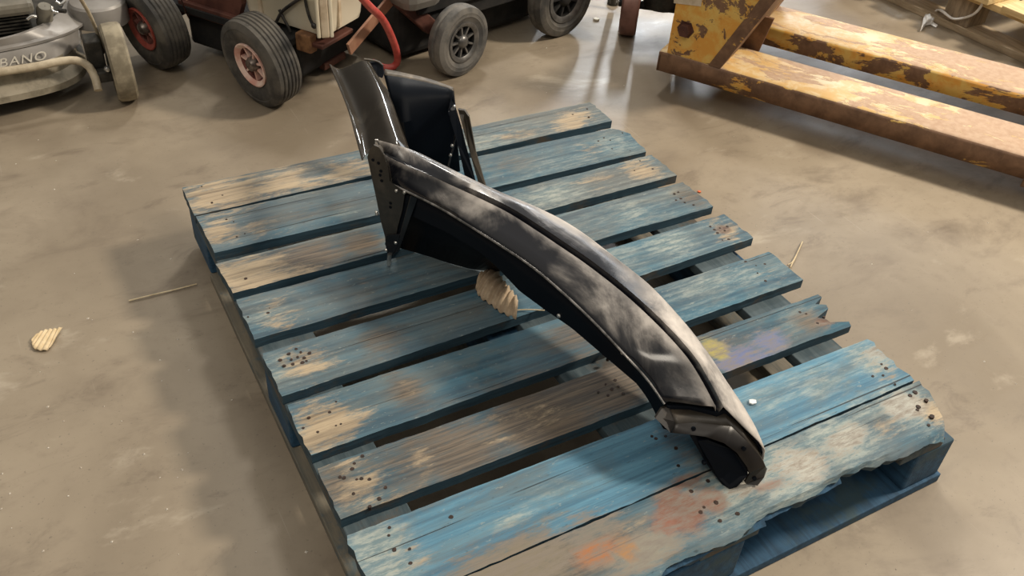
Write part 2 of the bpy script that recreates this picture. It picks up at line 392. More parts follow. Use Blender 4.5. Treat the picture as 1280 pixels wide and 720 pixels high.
# wear blobs: pixel x, y, radius along board, radius across, channel (0 bare wood, 1 dirt, 2 pale), strength
WB = [(285, 240, .11, .08, 0, 1.), (350, 228, .10, .07, 0, .85), (435, 212, .07, .06, 0, .8), (640, 172, .10, .05, 0, .55), (715, 150, .07, .05, 0, .85), (600, 180, .12, .06, 2, .6), (420, 222, .1, .05, 1, .35),
      (275, 290, .05, .06, 0, .8), (325, 283, .05, .04, 0, .65), (400, 262, .13, .05, 1, .4), (640, 205, .08, .05, 1, .45), (770, 180, .08, .06, 2, .6), (690, 205, .2, .06, 2, .45), (740, 190, .05, .05, 0, .55), (430, 265, .04, .03, 2, .5),
      (310, 340, .10, .07, 0, .9), (385, 325, .10, .06, 1, .8), (450, 305, .06, .05, 1, .7), (690, 245, .12, .06, 2, .7), (800, 212, .06, .06, 0, .75), (745, 228, .08, .05, 0, .5), (630, 255, .06, .05, 2, .5),
      (345, 400, .05, .07, 0, .55), (330, 392, .05, .05, 2, .5), (480, 360, .15, .06, 1, .35), (865, 248, .05, .06, 1, .6), (850, 240, .05, .06, 2, .5), (790, 265, .07, .06, 2, .6), (740, 285, .08, .06, 1, .3), (460, 350, .03, .05, 0, .4),
      (375, 455, .06, .06, 0, .75), (350, 460, .04, .06, 2, .6), (480, 425, .05, .06, 1, .55), (500, 415, .04, .05, 0, .4), (840, 305, .07, .06, 2, .75), (905, 285, .04, .05, 0, .8), (780, 320, .09, .06, 2, .5), (600, 385, .1, .06, 1, .3),
      (410, 530, .06, .07, 0, .95), (380, 545, .04, .07, 2, .5), (440, 520, .04, .06, 0, .6), (510, 490, .04, .07, 1, .55), (515, 490, .025, .06, 0, .42), (880, 355, .12, .06, 2, .6), (965, 340, .04, .06, 0, .45), (720, 420, .08, .06, 1, .55), (930, 345, .06, .05, 2, .6),
      (450, 605, .06, .07, 0, .6), (425, 610, .04, .07, 1, .6), (530, 580, .03, .08, 0, .5), (560, 560, .16, .09, 1, .7), (680, 515, .12, .09, 1, .85), (750, 480, .1, .08, 1, .9), (900, 430, .12, .08, 1, .45), (1000, 395, .06, .06, 2, .5), (1010, 400, .05, .05, 1, .6), (620, 545, .05, .05, 0, .4), (690, 520, .07, .05, 0, .5),
      (470, 690, .06, .10, 2, .85), (520, 690, .05, .05, 0, .5), (560, 650, .2, .08, 2, .22), (1090, 450, .05, .07, 2, .8), (1095, 455, .04, .06, 0, .6), (1020, 480, .1, .06, 2, .55), (960, 500, .06, .06, 2, .45), (850, 560, .05, .08, 1, .5), (690, 610, .07, .02, 2, .5), (640, 650, .05, .015, 2, .7),
      (640, 705, .15, .06, 1, .65), (720, 690, .12, .07, 1, .6), (800, 670, .08, .06, 0, .42), (900, 610, .08, .07, 2, .8), (980, 590, .08, .06, 2, 1.), (1050, 550, .08, .06, 2, .85), (1000, 575, .07, .04, 0, .6), (1130, 505, .06, .06, 2, .9), (1165, 515, .04, .05, 0, .75), (1080, 510, .07, .05, 2, .55), (700, 660, .06, .04, 2, .4), (1110, 530, .06, .03, 0, .6)]
SPOTS = [(1000, 580, .06, .04, (0.52, 0.51, 0.45), .8), (1060, 548, .06, .03, (0.50, 0.50, 0.44), .8), (930, 603, .05, .04, (0.50, 0.48, 0.42), .75), (1130, 508, .05, .04, (0.48, 0.48, 0.43), .75), (640, 708, .14, .05, (0.21, 0.18, 0.13), .8), (730, 662, .08, .04, (0.20, 0.19, 0.16), .7), (810, 690, .08, .04, (0.27, 0.25, 0.20), .75), (1100, 447, .04, .04, (0.42, 0.44, 0.40), .7),
         (895, 437, .025, .04, (0.42, 0.36, 0.08), .85), (925, 450, .06, .04, (0.13, 0.16, 0.33), .8), (960, 425, .05, .04, (0.13, 0.17, 0.34), .7), (950, 450, .05, .03, (0.13, 0.17, 0.34), .7),
         (745, 690, .045, .022, (0.40, 0.15, 0.05), .85), (785, 690, .025, .035, (0.40, 0.20, 0.07), .8), (850, 640, .04, .04, (0.22, 0.085, 0.05), 1.), (890, 625, .03, .03, (0.24, 0.10, 0.06), .9), (835, 655, .03, .02, (0.26, 0.1, 0.06), .9), (860, 600, .03, .015, (0.22, 0.09, 0.06), .8),
         (960, 608, .04, .012, (0.26, 0.12, 0.08), .8), (905, 287, .02, .018, (0.10, 0.035, 0.02), .9), (1030, 402, .02, .02, (0.13, 0.06, 0.035), .8)]
WBW = [(at(a, b, DK), rx, ry, ch, s) for a, b, rx, ry, ch, s in WB]
SPW = [(at(a, b, DK), rx, ry, cc, s) for a, b, rx, ry, cc, s in SPOTS]
NU, NV = 120, 9
boards = []
for bi, (bl, fl_, br, fr) in enumerate(BP):
    c4 = [at(*p, DK) for p in (bl, fl_, br, fr)]
    V = []; W = []; SPC = []
    for iv in range(NV + 1):
        v = iv / NV
        L = c4[0].lerp(c4[1], v); Rr = c4[2].lerp(c4[3], v)
        jl = .004 * mnoise.noise((v * 9, bi * 3.1, 0)) + .0025 * mnoise.noise((v * 31, bi, 4))
        jr = .006 * mnoise.noise((v * 8, bi * 2.7, 9)) + .004 * mnoise.noise((v * 33, bi, 5))
        if bi == 6:   # broken end: notch with a splinter left at the front edge
            jr += (.0 if v < .12 else -.022 if v < .3 else -.012 if v < .45 else -.05 if v < .66 else -.035 if v < .8 else .0) + .01 * mnoise.noise((v * 40, 3, 5))
        if bi == 1: jr -= .03 * max(0, 1 - v * 4)
        if bi == 7: jr += .012 * mnoise.noise((v * 22, 7, 5)) - .012
        if bi == 8: jr -= .045 * max(0, v - .62) ** 1.0 * 1.2 + .02 * max(0, .25 - v)
        for iu in range(NU + 1):
            u = iu / NU
            p = L.lerp(Rr, u)
            p.x += jl * max(0, 1 - u * 8) + jr * max(0, 1 - (1 - u) * (14 if bi == 6 else 9))
            if iv in (0, NV):
                s_ = 1 if iv else -1
                p.y -= s_ * (.0016 * mnoise.noise((u * 14, bi * 5 + iv, 1)) + .0010 * mnoise.noise((u * 60, bi * 5 + iv, 2)))
            if bi == 8 and iv >= NV - 1:      # torn front edge
                k2 = 1 if iv == NV else .4
                p.y += k2 * (.010 * mnoise.noise((u * 11, 1, 2)) + .006 * mnoise.noise((u * 47, 3, 2)) + .013 * math.exp(-((u - .72) / .13) ** 2) - .010 * math.exp(-((u - .33) / .05) ** 2))
            zt = .0012 * mnoise.noise((u * 7, v * 4 + bi * 3, 3)) - (.0012 if iv in (0, NV) else 0)
            if u > .93 or u < .05: zt -= .0025 * max(0, mnoise.noise((u * 30, v * 9 + bi, 7)))
            if bi == 8 and iv == NV: zt -= .006
            if bi == 8 and u > .95: zt -= (u - .95) * .25 * v
            p.z = DK + zt
            if bi == 6 and v > .8: p.z -= .004 * max(0, u - .9) * 10
            V.append(p.copy())
            wv = [0, 0, .34 * max(0, min(1, (p.x - .42) / .2)) if bi < 6 else .1]
            if bi == 6: wv[1] = .3
            for q, rx, ry, ch, s in WBW:
                e = ((p.x - q.x) / rx) ** 2 + ((p.y - q.y) / ry) ** 2
                if e < 6: wv[ch] = max(wv[ch], s * (.78 if ch == 0 else 1) * math.exp(-e * .8))
            sc = (0, 0, 0, 0)
            for q, rx, ry, cc, s in SPW:
                e = ((p.x - q.x) / rx) ** 2 + ((p.y - q.y) / ry) ** 2
                a = s * math.exp(-e * .8) if e < 6 else 0
                if a > sc[3]: sc = (*cc, a)
            W.append((*wv, 1)); SPC.append(sc)
    n = len(V); c = NU + 1
    th = .021
    V2 = [Vector((p.x, p.y, DK - th)) for p in V]
    F = grid_faces(NV + 1, c)
    if bi == 8:                               # lower lip of torn front edge hangs on to the block below
        for iu in range(c):
            V2[NV * c + iu].y += .006 + .010 * mnoise.noise((iu * .3, 5, 2))
            V2[NV * c + iu].z += .004 * mnoise.noise((iu * .5, 8, 2))
    rim = [i for i in range(c)] + [(i + 1) * c + c - 1 for i in range(NV)] + [NV * c + c - 2 - i for i in range(c - 1)] + [(NV - 1 - i) * c for i in range(NV - 1)]
    Fb = [(a, b, b + n, a + n) for a, b in zip(rim, rim[1:] + rim[:1])] + [tuple(i + n for i in rim[::-1])]
    o = mesh('board', V + V2, F + Fb, M_BOARD, pal, smooth=35)
    o.data.materials.append(M_BSIDE); nt = len(F)  # worn top first, unfaded sides with painted-in shade after
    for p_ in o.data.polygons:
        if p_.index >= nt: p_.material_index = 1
    a1 = o.data.color_attributes.new('wear', 'FLOAT_COLOR', 'POINT')
    a2 = o.data.color_attributes.new('spot', 'FLOAT_COLOR', 'POINT')
    for i in range(2 * n):
        a1.data[i].color = W[i % n]; a2.data[i].color = SPC[i % n]
    a4 = o.data.attributes.new('film', 'FLOAT', 'POINT')
    for i in range(2 * n): a4.data[i].value = (.75, .5, .75, .5, .35, .22, .3, .03, .5)[bi]
    a3 = o.data.attributes.new('bright', 'FLOAT', 'POINT')
    for i in range(2 * n): a3.data[i].value = (.1, .15, .1, .15, .2, .2, .0, 1., .2)[bi]
    boards.append((o, c4))
boards[6][0]['label'] = 'broken board with a splintered right end and violet and yellow paint patches'
boards[8][0]['label'] = 'wide front board with a torn front edge, rust stains and pale worn paint'

def nails(bi, pts, r=.0032):
    for (px_, py_) in pts:
        p = at(px_, py_, DK + .0004)
        rr = r * .8 * random.uniform(.7, 1.3); n = 7; a0 = random.random() * 6
        ring = [Vector((p.x + rr * math.cos(a0 + 2 * PI * i / n) * random.uniform(.8, 1.25), p.y + rr * math.sin(a0 + 2 * PI * i / n), p.z + .0001)) for i in range(n)]
        V = ring + [Vector((q.x, q.y, DK - .006)) for q in ring]
        F = [tuple(range(n))] + [(i, (i + 1) % n, n + (i + 1) % n, n + i) for i in range(n)]
        mesh('nail', V, F, M_NAIL, boards[bi][0])
nails(0, [(252, 233), (278, 244), (265, 253), (734, 136), (736, 146), (716, 143)], .003)
nails(1, [(292, 277), (283, 274), (296, 296), (306, 292), (748, 176), (763, 175), (755, 172), (765, 186), (773, 190), (788, 188), (778, 166)], .0028)
nails(2, [(322, 323), (326, 336), (307, 348), (793, 213), (800, 201), (816, 211)], .003)
nails(3, [(335, 391), (310, 396), (338, 385), (843, 242), (851, 248), (856, 253), (848, 240), (867, 256), (845, 250)], .003)
nails(4, [(370, 436), (361, 442), (364, 449), (376, 440), (380, 447), (387, 441), (355, 457), (350, 450), (372, 446), (383, 451), (366, 455), (378, 453), (888, 283), (893, 287), (900, 285), (906, 288), (903, 300), (911, 299), (897, 291), (909, 283)], .0035)
nails(5, [(420, 502), (412, 515), (386, 522), (397, 540), (420, 532), (426, 530), (379, 535), (945, 332), (947, 341), (956, 330), (957, 351), (932, 327), (755, 440), (748, 436), (760, 447)], .003)
nails(6, [(453, 570), (443, 579), (425, 596), (440, 586), (446, 599), (452, 598), (462, 599), (482, 609), (462, 633), (474, 623), (442, 617), (430, 597), (1008, 392), (1000, 390), (1030, 396), (1022, 404), (748, 490), (757, 480), (765, 486), (773, 483), (779, 492), (760, 494), (769, 475)], .0033)
nails(7, [(487, 659), (486, 669), (493, 687), (512, 686), (513, 704), (564, 646), (845, 560), (815, 545), (848, 582), (820, 548), (832, 545), (1104, 469), (1119, 480), (1091, 470), (1108, 460), (1102, 455)], .0035)
nails(8, [(885, 601), (880, 634), (876, 640), (895, 628), (922, 642), (900, 651), (864, 614), (1147, 512), (1158, 500), (1165, 520), (1161, 531), (1148, 508), (1138, 494), (1144, 490)], .0045)

for (xc, wd) in ((.052, .10), (.50, .11), (.905, .10)):           # bearers under the deck boards
    box('bearer', (xc, -.6, DK - .021 - .0105), (wd, 1.19, .021), M_BEAR, pal)
for yc, sy in ((-.075, .14), (-.60, .13), (-1.125, .14)):
    for xc, sx in ((.052, .095), (.46, .145), (.935, .10)):
        if yc < -1 and xc > .9: xc, sx = .945, .09
        o = box('block', (xc, yc, .0640), (sx, sy, .088), M_BLOCK, pal, bev=.004)
for (xc, wd) in ((.052, .10), (.935, .10)):
    box('base_board', (xc, -.6, .010), (wd, .92, .020), M_BASE, pal)
for yc in (-.07, -.60):
    box('base_board', (.5, yc, .010), (.80, .13, .020), M_BASE, pal)
box('base_board', (.5, -1.135, .010), (.99, .13, .020), M_BLOCK, pal)
# torn splinters hanging from the front edge
for (x0, x1, yy, zz, t) in ((.30, .56, -1.196, .128, .010), (.56, .72, -1.188, .130, .004)):
    n = 22; rows = [[], [], []]
    for i in range(n):
        u = i / (n - 1); x = x0 + (x1 - x0) * u; e = math.sin(PI * u) ** .5
        rows[0].append(Vector((x, yy + .006, zz + .012)))
        rows[1].append(Vector((x, yy - .004 + .004 * mnoise.noise((u * 9, x0, 1)), zz + .003)))
        rows[2].append(Vector((x, yy + .002 + .004 * mnoise.noise((u * 14, x0, 2)), zz - e * (.010 + .016 * abs(mnoise.noise((u * 12, x0, 3)))))))
    mod_solid(loft('splinter', rows, M_BLOCK, pal, smooth=0), t)

# ------------------------------------------------------------------ black car fender
fen = thing('car_fender', (.45, -.6, DK), 'black dusty metal car fender lying across the blue pallet', 'fender')
N = 56
def line(px_pts, zs, n=N):
    d = [0]
    for a, b in zip(px_pts, px_pts[1:]): d.append(d[-1] + math.hypot(b[0] - a[0], b[1] - a[1]))
    return catmull([at(x, y, DK + lerp_list(zs, t / d[-1])) for (x, y), t in zip(px_pts, d)], n)
E1 = line([(486, 226), (515, 240), (550, 257.5), (579, 275), (622, 302), (660, 327), (697, 357), (740, 397), (782, 441), (811, 473), (832, 503)], [.180, .180, .182, .178, .165, .145, .105])
G = line([(478, 192), (500, 203), (537, 219), (560, 230), (597, 247), (635, 266), (667, 286), (700, 308), (735, 332), (782, 369), (826, 410), (861, 449), (880, 479), (897, 511)], [.222, .208, .202, .197, .190, .180, .158, .112])
E2 = line([(469, 176), (511, 187), (532, 196), (573, 217), (622, 240), (685, 266), (722, 287), (766, 320), (811, 356), (849, 396), (878, 432), (910, 480), (929, 508), (946, 538), (956, 563)], [.250, .215, .205, .198, .19, .18, .165, .135, .105, .062])
rows = [[] for _ in range(13)]; dust_sheen = [[] for _ in range(13)]
for i in range(N):
    t = i / (N - 1); e1, g, e2 = E1[i], G[i], E2[i]
    out = Vector((e2.x - e1.x, e2.y - e1.y, 0)).normalized()
    gd = .010 * min(1, max(0, (t - .12) / .15))
    cv = .003
    P = [e1 + out * .003 + Vector((0, 0, -.006)), e1 + Vector((0, 0, -.001)), e1.lerp(g, .05) + Z * .003, e1.lerp(g, .35) + Z * cv, e1.lerp(g, .7) + Z * cv * .8,
         g - out * .004 + Z * .003 * min(1, t * 6), g - out * .001 - Z * gd, g + out * .002 - Z * gd, g + out * .007 + Z * (.003 + gd * .4), g.lerp(e2, .5) + Z * .008, g.lerp(e2, .85) + Z * .006, e2,
         e2 + out * .004 - Z * .035]
    for r, p in zip(rows, P): r.append(p)
    dd = [.25, .05, .27, .37, .42, .80, .10, .05, .36, .58, .78, 1.0, .8]  # also paints the groove's dark line and its bright lip highlight
    for k_, (q, d) in enumerate(zip(dust_sheen, dd)):
        q.append(min(1.1, d * (.72 + .48 * t + ((.25 * max(0, t - .45) * 2 + .22 * max(0, 1 - t * 3)) if k_ > 7 else .12 * max(0, 1 - t * 3)))))  # far end raised to paint in bright reflections on the glossy skin
low = []; dl = []
for i in range(N):
    e2 = E2[i]; e1 = E1[i]; out = Vector((e2.x - e1.x, e2.y - e1.y, 0)).normalized()
    p = e2 - out * .010; p.z = max(DK + .006, e2.z - .115); low.append(p); dl.append(.2)
rows.append(low); dust_sheen.append(dl)
sk = loft('outer_skin', rows, M_SKIN, fen, smooth=50)
ca = sk.data.color_attributes.new('dust_sheen', 'FLOAT_COLOR', 'POINT')
fd = [d for r in dust_sheen for d in r]
for i, d in enumerate(fd): ca.data[i].color = (d, d, d, 1)
mod_solid(sk, .0015, 0)

# inner arch flange below the near edge
BOT = [(500, 262), (560, 290), (600, 314), (622, 333), (650, 363), (680, 385), (715, 409), (756, 444), (797, 479), (812, 500), (822, 520), (840, 560)]
def boty(x):
    for a, b in zip(BOT, BOT[1:]):
        if a[0] <= x <= b[0]: return a[1] + (b[1] - a[1]) * (x - a[0]) / (b[0] - a[0])
    return BOT[0][1] if x < BOT[0][0] else BOT[-1][1]
rt, rm, rb, rn = [], [], [], []
for i in range(N):
    t = i / (N - 1); e1, e2 = E1[i], E2[i]; out = Vector((e2.x - e1.x, e2.y - e1.y, 0)).normalized()
    p = e1 + out * .006; p.z -= .006
    lo, hi = DK + .004, p.z - .004
    for _ in range(30):
        mz = (lo + hi) / 2; x, y = proj(Vector((p.x, p.y, mz)))
        if y > boty(x): lo = mz
        else: hi = mz
    b = Vector((p.x, p.y, (lo + hi) / 2))
    rt.append(p); rm.append(p.lerp(b, .5) + out * .002); rb.append(b); rn.append(b + out * .012 - Z * .0005)
bead = [e + Vector((-.001, 0, -.003)) for e in E1]
tube('edge_bead', bead, .0024, M_BEAD, fen, None, 8)
tube('notch_bead', [q[0] + Z * .001 for q in rows[1:12]], .0022, M_BEAD, fen, 20, 8)  # bead added to carry the bright highlight along the notch end
af = mod_solid(loft('arch_flange', [rt, rm, rb, rn], M_INNER, fen, smooth=50), .0015)
# dark apron that stands on the deck at the far half
top = [E1[int(i * (N - 1) / 29 * .60)] for i in range(30)]
tp = []
for i, e in enumerate(top):
    out = Vector((.95, -.3, 0)); tp.append(e + out * .018 - Z * .008)
bt = line([(494, 309), (510, 313), (540, 322), (575, 333), (600, 338), (640, 340)], [.0004, .0004, .0004, .0004, .002, .012], 30)
md = [a.lerp(b, .5) + Vector((.006, 0, 0)) for a, b in zip(tp, bt)]
mod_solid(loft('apron_panel', [tp, md, bt], M_INNER, fen, smooth=50), .0015)

# triangular end bracket at the notch
bp, bn = Vector((.288, -.416, DK)), Vector((-.75, -.66, 0)).normalized()
def onb(x, y, d=0): return at_plane(x, y, bp + bn * d, bn)
plate_px = [(459, 196), (462, 187), (467, 181), (473, 184), (479, 193), (484, 206), (487, 227), (506, 242), (503, 262), (497, 284), (493, 306), (489, 321), (483, 314), (481, 295), (476, 277), (471, 252), (466, 228)]
prism('end_bracket', [onb(*p) for p in plate_px], -bn * .002, M_BRACKET, fen)
prism('bracket_channel', [onb(x, y, -.004) for x, y in ((505, 243), (514, 245), (501, 292), (491, 291))], -bn * .004, M_INNER, fen)
prism('bracket_rib', [onb(x, y, .002) for x, y in ((513, 244), (522, 248), (510, 282), (498, 314), (492, 318), (500, 291))], -bn * .008, M_GLOSS, fen, .001)
prism('bracket_foot', [onb(x, y, .003) for x, y in ((483, 294), (500, 293), (497, 308), (490, 321), (485, 318), (481, 305))], -bn * .006, M_GLOSS, fen, .001)
def bolt(c, n, r=.006, h=.008, mat=M_BOLT, parent=fen):
    return lathe('bolt', [(.0003, h), (r * .6, h * .95), (r, h * .5), (r, 0)], c, n, mat, parent, 8)
tube('bolt', [onb(487, 318, .004), onb(486, 331, .006)], .0042, M_BOLT, fen)
for x, y in ((471, 265), (471.5, 267), (483, 312), (495, 303), (496, 238), (506, 240)): bolt(onb(x, y, .001), bn, .0035, .004)
for x, y in ((466, 200), (473, 204), (476, 214), (475, 219), (477, 226), (488, 254), (488, 259)): bolt(onb(x, y, .0005), bn, .003, .0008, M_INNER)
for x, y, i in ((702, 392, None), (782, 442, None)):
    zz = .145 if x < 750 else .125
    p = min((a.lerp(b, s) for a, b in zip(rt, rb) for s in (.1, .3, .5, .7, .9)), key=lambda q: (proj(q)[0] - x) ** 2 + (proj(q)[1] - y) ** 2)
    bolt(p, Vector((-.95, -.3, 0)), .0042, .004)

# near end: recessed end flange and hollow inside
endA = [(833, 507), (862, 508), (896, 515.5), (905, 512), (925, 526), (945, 548), (955, 567)]
endz = [.100, .102, .106, .108, .098, .076, .052]
inA = [(838, 513), (866, 514), (897, 520), (907, 517), (926, 533), (944, 554), (955, 574)]
midA = [(845, 530), (872, 528), (904, 532), (914, 533), (935, 553), (951, 572), (957, 583)]
midz = [.092, .094, .095, .093, .078, .054, .040]
lowA = [(838, 541), (861, 543), (882, 546), (905, 554), (921, 566), (934, 584), (937, 593)]
lowz = [.078, .080, .080, .070, .058, .036, .026]
fz = .004
def linear(P, n):
    P = [Vector(p) for p in P]; out = []
    for i in range(n):
        x = (len(P) - 1) * i / (n - 1); k = min(int(x + 1e-6), len(P) - 2); out.append(P[k].lerp(P[k + 1], x - k))
    return out
def row(px, zs, dz=0): return linear([at(x, y, DK + z + dz) for (x, y), z in zip(px, zs)], (len(px) - 1) * 5 + 1)
r0, r1, r2, r3 = row(endA, endz), row(inA, endz, -.004), row(midA, midz), row(lowA, lowz)
back = Vector((.05, .25, 0)).normalized()
lipB = row([(834, 513), (862, 513.5), (896, 521), (906, 517), (926, 531.5), (945, 553.5), (954, 572)], endz, -.007)
mod_solid(loft('end_lip', [[p + back * .02 - Z * .003 for p in r0], [p + Z * .0005 for p in r0], [a.lerp(b, .3) - back * .001 for a, b in zip(r0, lipB)], lipB, [p + back * .01 for p in lipB]], M_INNER, fen, smooth=40), .0015)
r1 = [p + back * .008 for p in r1]
mod_solid(loft('flange_top', [r1, r2], M_PLATE, fen, smooth=25), .0015)
mod_solid(loft('end_flange', [r2, r3, [p + back * .012 for p in r3]], M_FLANGE, fen, smooth=25), .0018)
tab = [at(x, y, DK + z) for x, y, z in ((935, 582, .036), (957, 583, .040), (959, 586, .030), (955, 597, .012), (947, 607, .003), (933, 605, .003), (931, 603, .006), (937, 593, .022))]
prism('end_tab', tab, back * .003, M_FLANGE, fen)
prism('end_corner', [at(x, y, DK + z) for x, y, z in ((819, 523, .088), (827, 511, .098), (836, 508, .098), (846, 529, .092), (838, 541, .078))], back * .004, M_FLANGE, fen, .001)
for x, y, z in ((867, 536, .088), (930, 561, .068), (943, 598, .016)):
    lathe('rivet_hole', [(.0003, .0012), (.0035, .001), (.0035, -.002)], at(x, y, DK + z), (-.35, -.85, .35), M_INNER, fen, 8)
# inner sheet in the hollow
la = catmull([at(x, y, DK + z) for x, y, z in ((861, 541, .082), (870, 556, .060), (881, 575, .034), (893, 592, .014), (904, 606, .002))], 16)
lb = [p + Vector((.10, .055, 0)) for p in la]
lm = [a.lerp(b, .5) + Vector((.012, -.012, 0)) for a, b in zip(la, lb)]
mod_solid(loft('inner_sheet', [la, lm, lb], M_INNER, fen, smooth=60), .0015)
prism('inner_foot', [at(x, y, DK + z) for x, y, z in ((899, 598, .010), (904, 606, .002), (912, 611.5, .0005), (921, 609, .001), (935, 594, .016), (934, 582, .03), (915, 562, .05), (885, 550, .07), (872, 551, .068), (882, 575, .03))], back * .002, M_INNER, fen)
bolt(at(899, 582, DK + .028), (-.6, -.8, .2), .0038, .001)  # pale disc put in for a hole that shows the board behind
bolt(at(880, 577, DK + .034), (-.6, -.8, .2), .004, .006, M_INNER)

# rear strip rising away from the notch
Ls = [([(411, 79.5), (424, 110), (435.5, 140), (446, 178), (452, 200)], [.205, .200, .195, .190]),
      ([(413, 80), (426, 109), (438, 140), (449, 176), (454, 198)], [.208, .203, .198, .194]),
      ([(421, 86), (433, 113), (444, 140), (452, 160), (459, 190)], [.196, .190, .186, .186]),
      ([(427, 86), (441, 113), (453, 140), (462, 163), (466, 180)], [.203, .198, .196, .200]),
      ([(441, 80), (454, 107), (464, 133), (474, 160), (479, 178)], [.222, .216, .212, .214]),
      ([(453, 74.5), (468, 102), (475.5, 127), (484, 153), (492, 175)], [.238, .232, .228, .228]),
      ([(457, 75.5), (472, 104), (481, 127), (490, 153), (499, 178)], [.238, .230, .226, .226]),
      ([(463, 78), (478, 104), (489, 124), (498, 149), (511, 184)], [.228, .220, .214, .212])]
sr = [line(p, z, 30) for p, z in Ls]
for k_ in range(8):                                                 # runs on under the skin
    sr[k_].append(sr[k_][-1] + (sr[k_][-1] - sr[k_][-2]) * (1.6 if k_ > 2 else .1) - Z * (.004 if k_ > 2 else 0))
for i in range(30):                                                 # ragged right lip
    if i in (9, 10, 11): sr[-1][i] += (sr[-1][i] - sr[-2][i]) * .25
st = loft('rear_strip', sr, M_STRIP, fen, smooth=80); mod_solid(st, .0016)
md_ = st.modifiers.new('sub', 'SUBSURF'); md_.levels = 1; md_.render_levels = 2
st.modifiers.move(1, 0)
prism('end_tab', [at(x, y, DK + z) for x, y, z in ((462, 78, .226), (472, 77, .226), (478, 82, .222), (480, 92, .210), (478, 98, .205), (471, 95, .205))], (.004, .006, 0), M_INNER, fen, .001)
tube('folded_rim', [at(455, 74, DK + .238), at(463, 75, DK + .236), at(472, 77, DK + .228), at(479, 82, DK + .222)], .0022, M_DUSTY, fen, 12)

# rear closing panel, its dusty top flange and the edge plate
T = row([(480, 94), (504, 97), (533, 103), (560, 110), (567, 114)], [.204, .202, .198, .192, .190])
Fd = row([(496, 150), (505, 153), (533, 145), (560, 135), (568, 131)], [.128, .130, .140, .156, .162])
Bm = [Vector((f.x + .012, f.y - .012, DK + .003)) for f in Fd]
mod_solid(loft('rear_panel', [T, [a.lerp(b, .5) + Vector((-.002, -.004, 0)) for a, b in zip(T, Fd)], Fd, [a.lerp(b, .6) for a, b in zip(Fd, Bm)], Bm], M_INNER, fen, smooth=30), .0015)
T2 = row([(481, 86), (496, 89), (524, 95), (545, 101), (566, 109)], [.205, .203, .199, .193, .190])
mod_solid(loft('top_flange', [T2, [p + Z * .0008 for p in T]], M_DUSTY, fen), .0015)
prism('side_panel', [at(x, y, DK + z) for x, y, z in ((566, 112, .190), (568, 130, .165), (569, 137, .158), (576, 160, .118), (584, 195, .060), (595, 233, .002), (584, 234, .002), (572, 180, .09), (560, 140, .16))], Vector((.004, .004, 0)), M_INNER, fen)
prism('edge_plate', [at(x, y, DK + z) for x, y, z in ((573, 134.5, .168), (582, 136.5, .168), (587, 144, .158), (595.5, 189, .078), (608, 232, .003), (600, 232, .003), (589, 193, .075), (578, 153, .148))], Vector((-.004, -.005, 0)), M_PLATE, fen, .001)
tube('inner_rib', [at(558, 218, DK + .03), at(562, 200, DK + .055), at(568, 176, DK + .09), at(571, 150, DK + .135)], .0025, M_GLOSS, fen, 10)
for x, y, z in ((541, 202, .07), (563, 194, .08), (565, 182, .10), (568, 133, .168)): bolt(at(x, y, DK + z), (-.5, -.8, .3), .0035, .005)

# ------------------------------------------------------------------ wheels
def wheel(parent, c, n, Rr, wd, rub, rimm, spokem, hubm, rimr=.52, spokes=6, ribs=4, name='wheel'):
    n = Vector(n).normalized(); h = wd / 2
    prof = [(Rr * rimr, -h * .7), (Rr * .72, -h * 1.0), (Rr * .90, -h * .92)]
    k = ribs * 4
    for i in range(k + 1):
        x = -1 + 2 * i / k
        r = Rr * (1 - .035 * abs(x) ** 2.5) - (.0035 if (i % 4 == 0 and 0 < i < k) else 0)
        prof.append((r, x * h * .82))
    prof += [(Rr * .90, h * .92), (Rr * .82, h * 1.0), (Rr * .80, h * .97), (Rr * .72, h * 1.02), (Rr * (rimr + .08), h * .86), (Rr * rimr, h * .78)]
    w_ = lathe(name, prof, c, n, rub, parent, 56)
    rr = Rr * rimr
    lathe('rim', [(rr * 1.02, h * .78), (rr * 1.03, h * .90), (rr * .97, h * .93), (rr * .86, h * .84), (rr * .78, h * .72)], c, n, rimm, w_, 40)
    lathe('rim_well', [(rr * .79, h * .73), (rr * .77, h * .15), (rr * .98, -h * .7)], c, n, M_REDDARK if rimm in (M_PINK, M_RED) else M_DARK, w_, 32)
    _, u, v = frame(n); c = Vector(c)
    lathe('rim_disc', [(rr * .85, h * .20), (rr * .3, h * .25), (.001, h * .25)], c, n, M_DARK, w_, 24)
    for i in range(spokes):
        a = 2 * PI * i / spokes + .3; dv = u * math.cos(a) + v * math.sin(a); sv = n.cross(dv)
        box('spoke', c + dv * rr * .56 + n * h * .47, (rr * .62, rr * .10, h * .42), spokem, w_, dv, sv, n, bev=.001)
    lathe('hub', [(rr * .36, h * .2), (rr * .34, h * .70), (rr * .26, h * .92), (rr * .12, h * 1.02), (.001, h * 1.04)], c, n, hubm, w_, 20)
    return w_

# ------------------------------------------------------------------ red cart with cream tank
a_, b_ = Vector((-.55, .83, 0)).normalized(), Vector((.83, .55, 0)).normalized()
cart = thing('hand_cart', (.42, .80, 0), 'brown-red steel hand cart with air-filled tyres carrying a cream container', 'cart')
nW = Vector((-.93, -.36, -.12)).normalized()
w2 = Vector((.335, .565, .123)); w1 = Vector((.125, .885, .123))
wheel(cart, w2, nW, .124, .086, M_RUBBER, M_PINK, M_PINK, M_HUB, .48, 7, 6)['label'] = 'nearest wheel with a dusty pink rim'
wheel(cart, w1, nW, .124, .086, M_RUBBER, M_RED, M_REDDARK, M_HUB, .48, 7, 6)['label'] = 'wheel with a brighter red rim next to the lawn mower'
mid_ = (w1 + w2) / 2
tube('axle', [w2 - nW * .02, w2 + b_ * .40], .012, M_RUSTBROWN, cart)
tube('axle', [w1 - nW * .02, w1 + b_ * .40], .012, M_RUSTBROWN, cart)
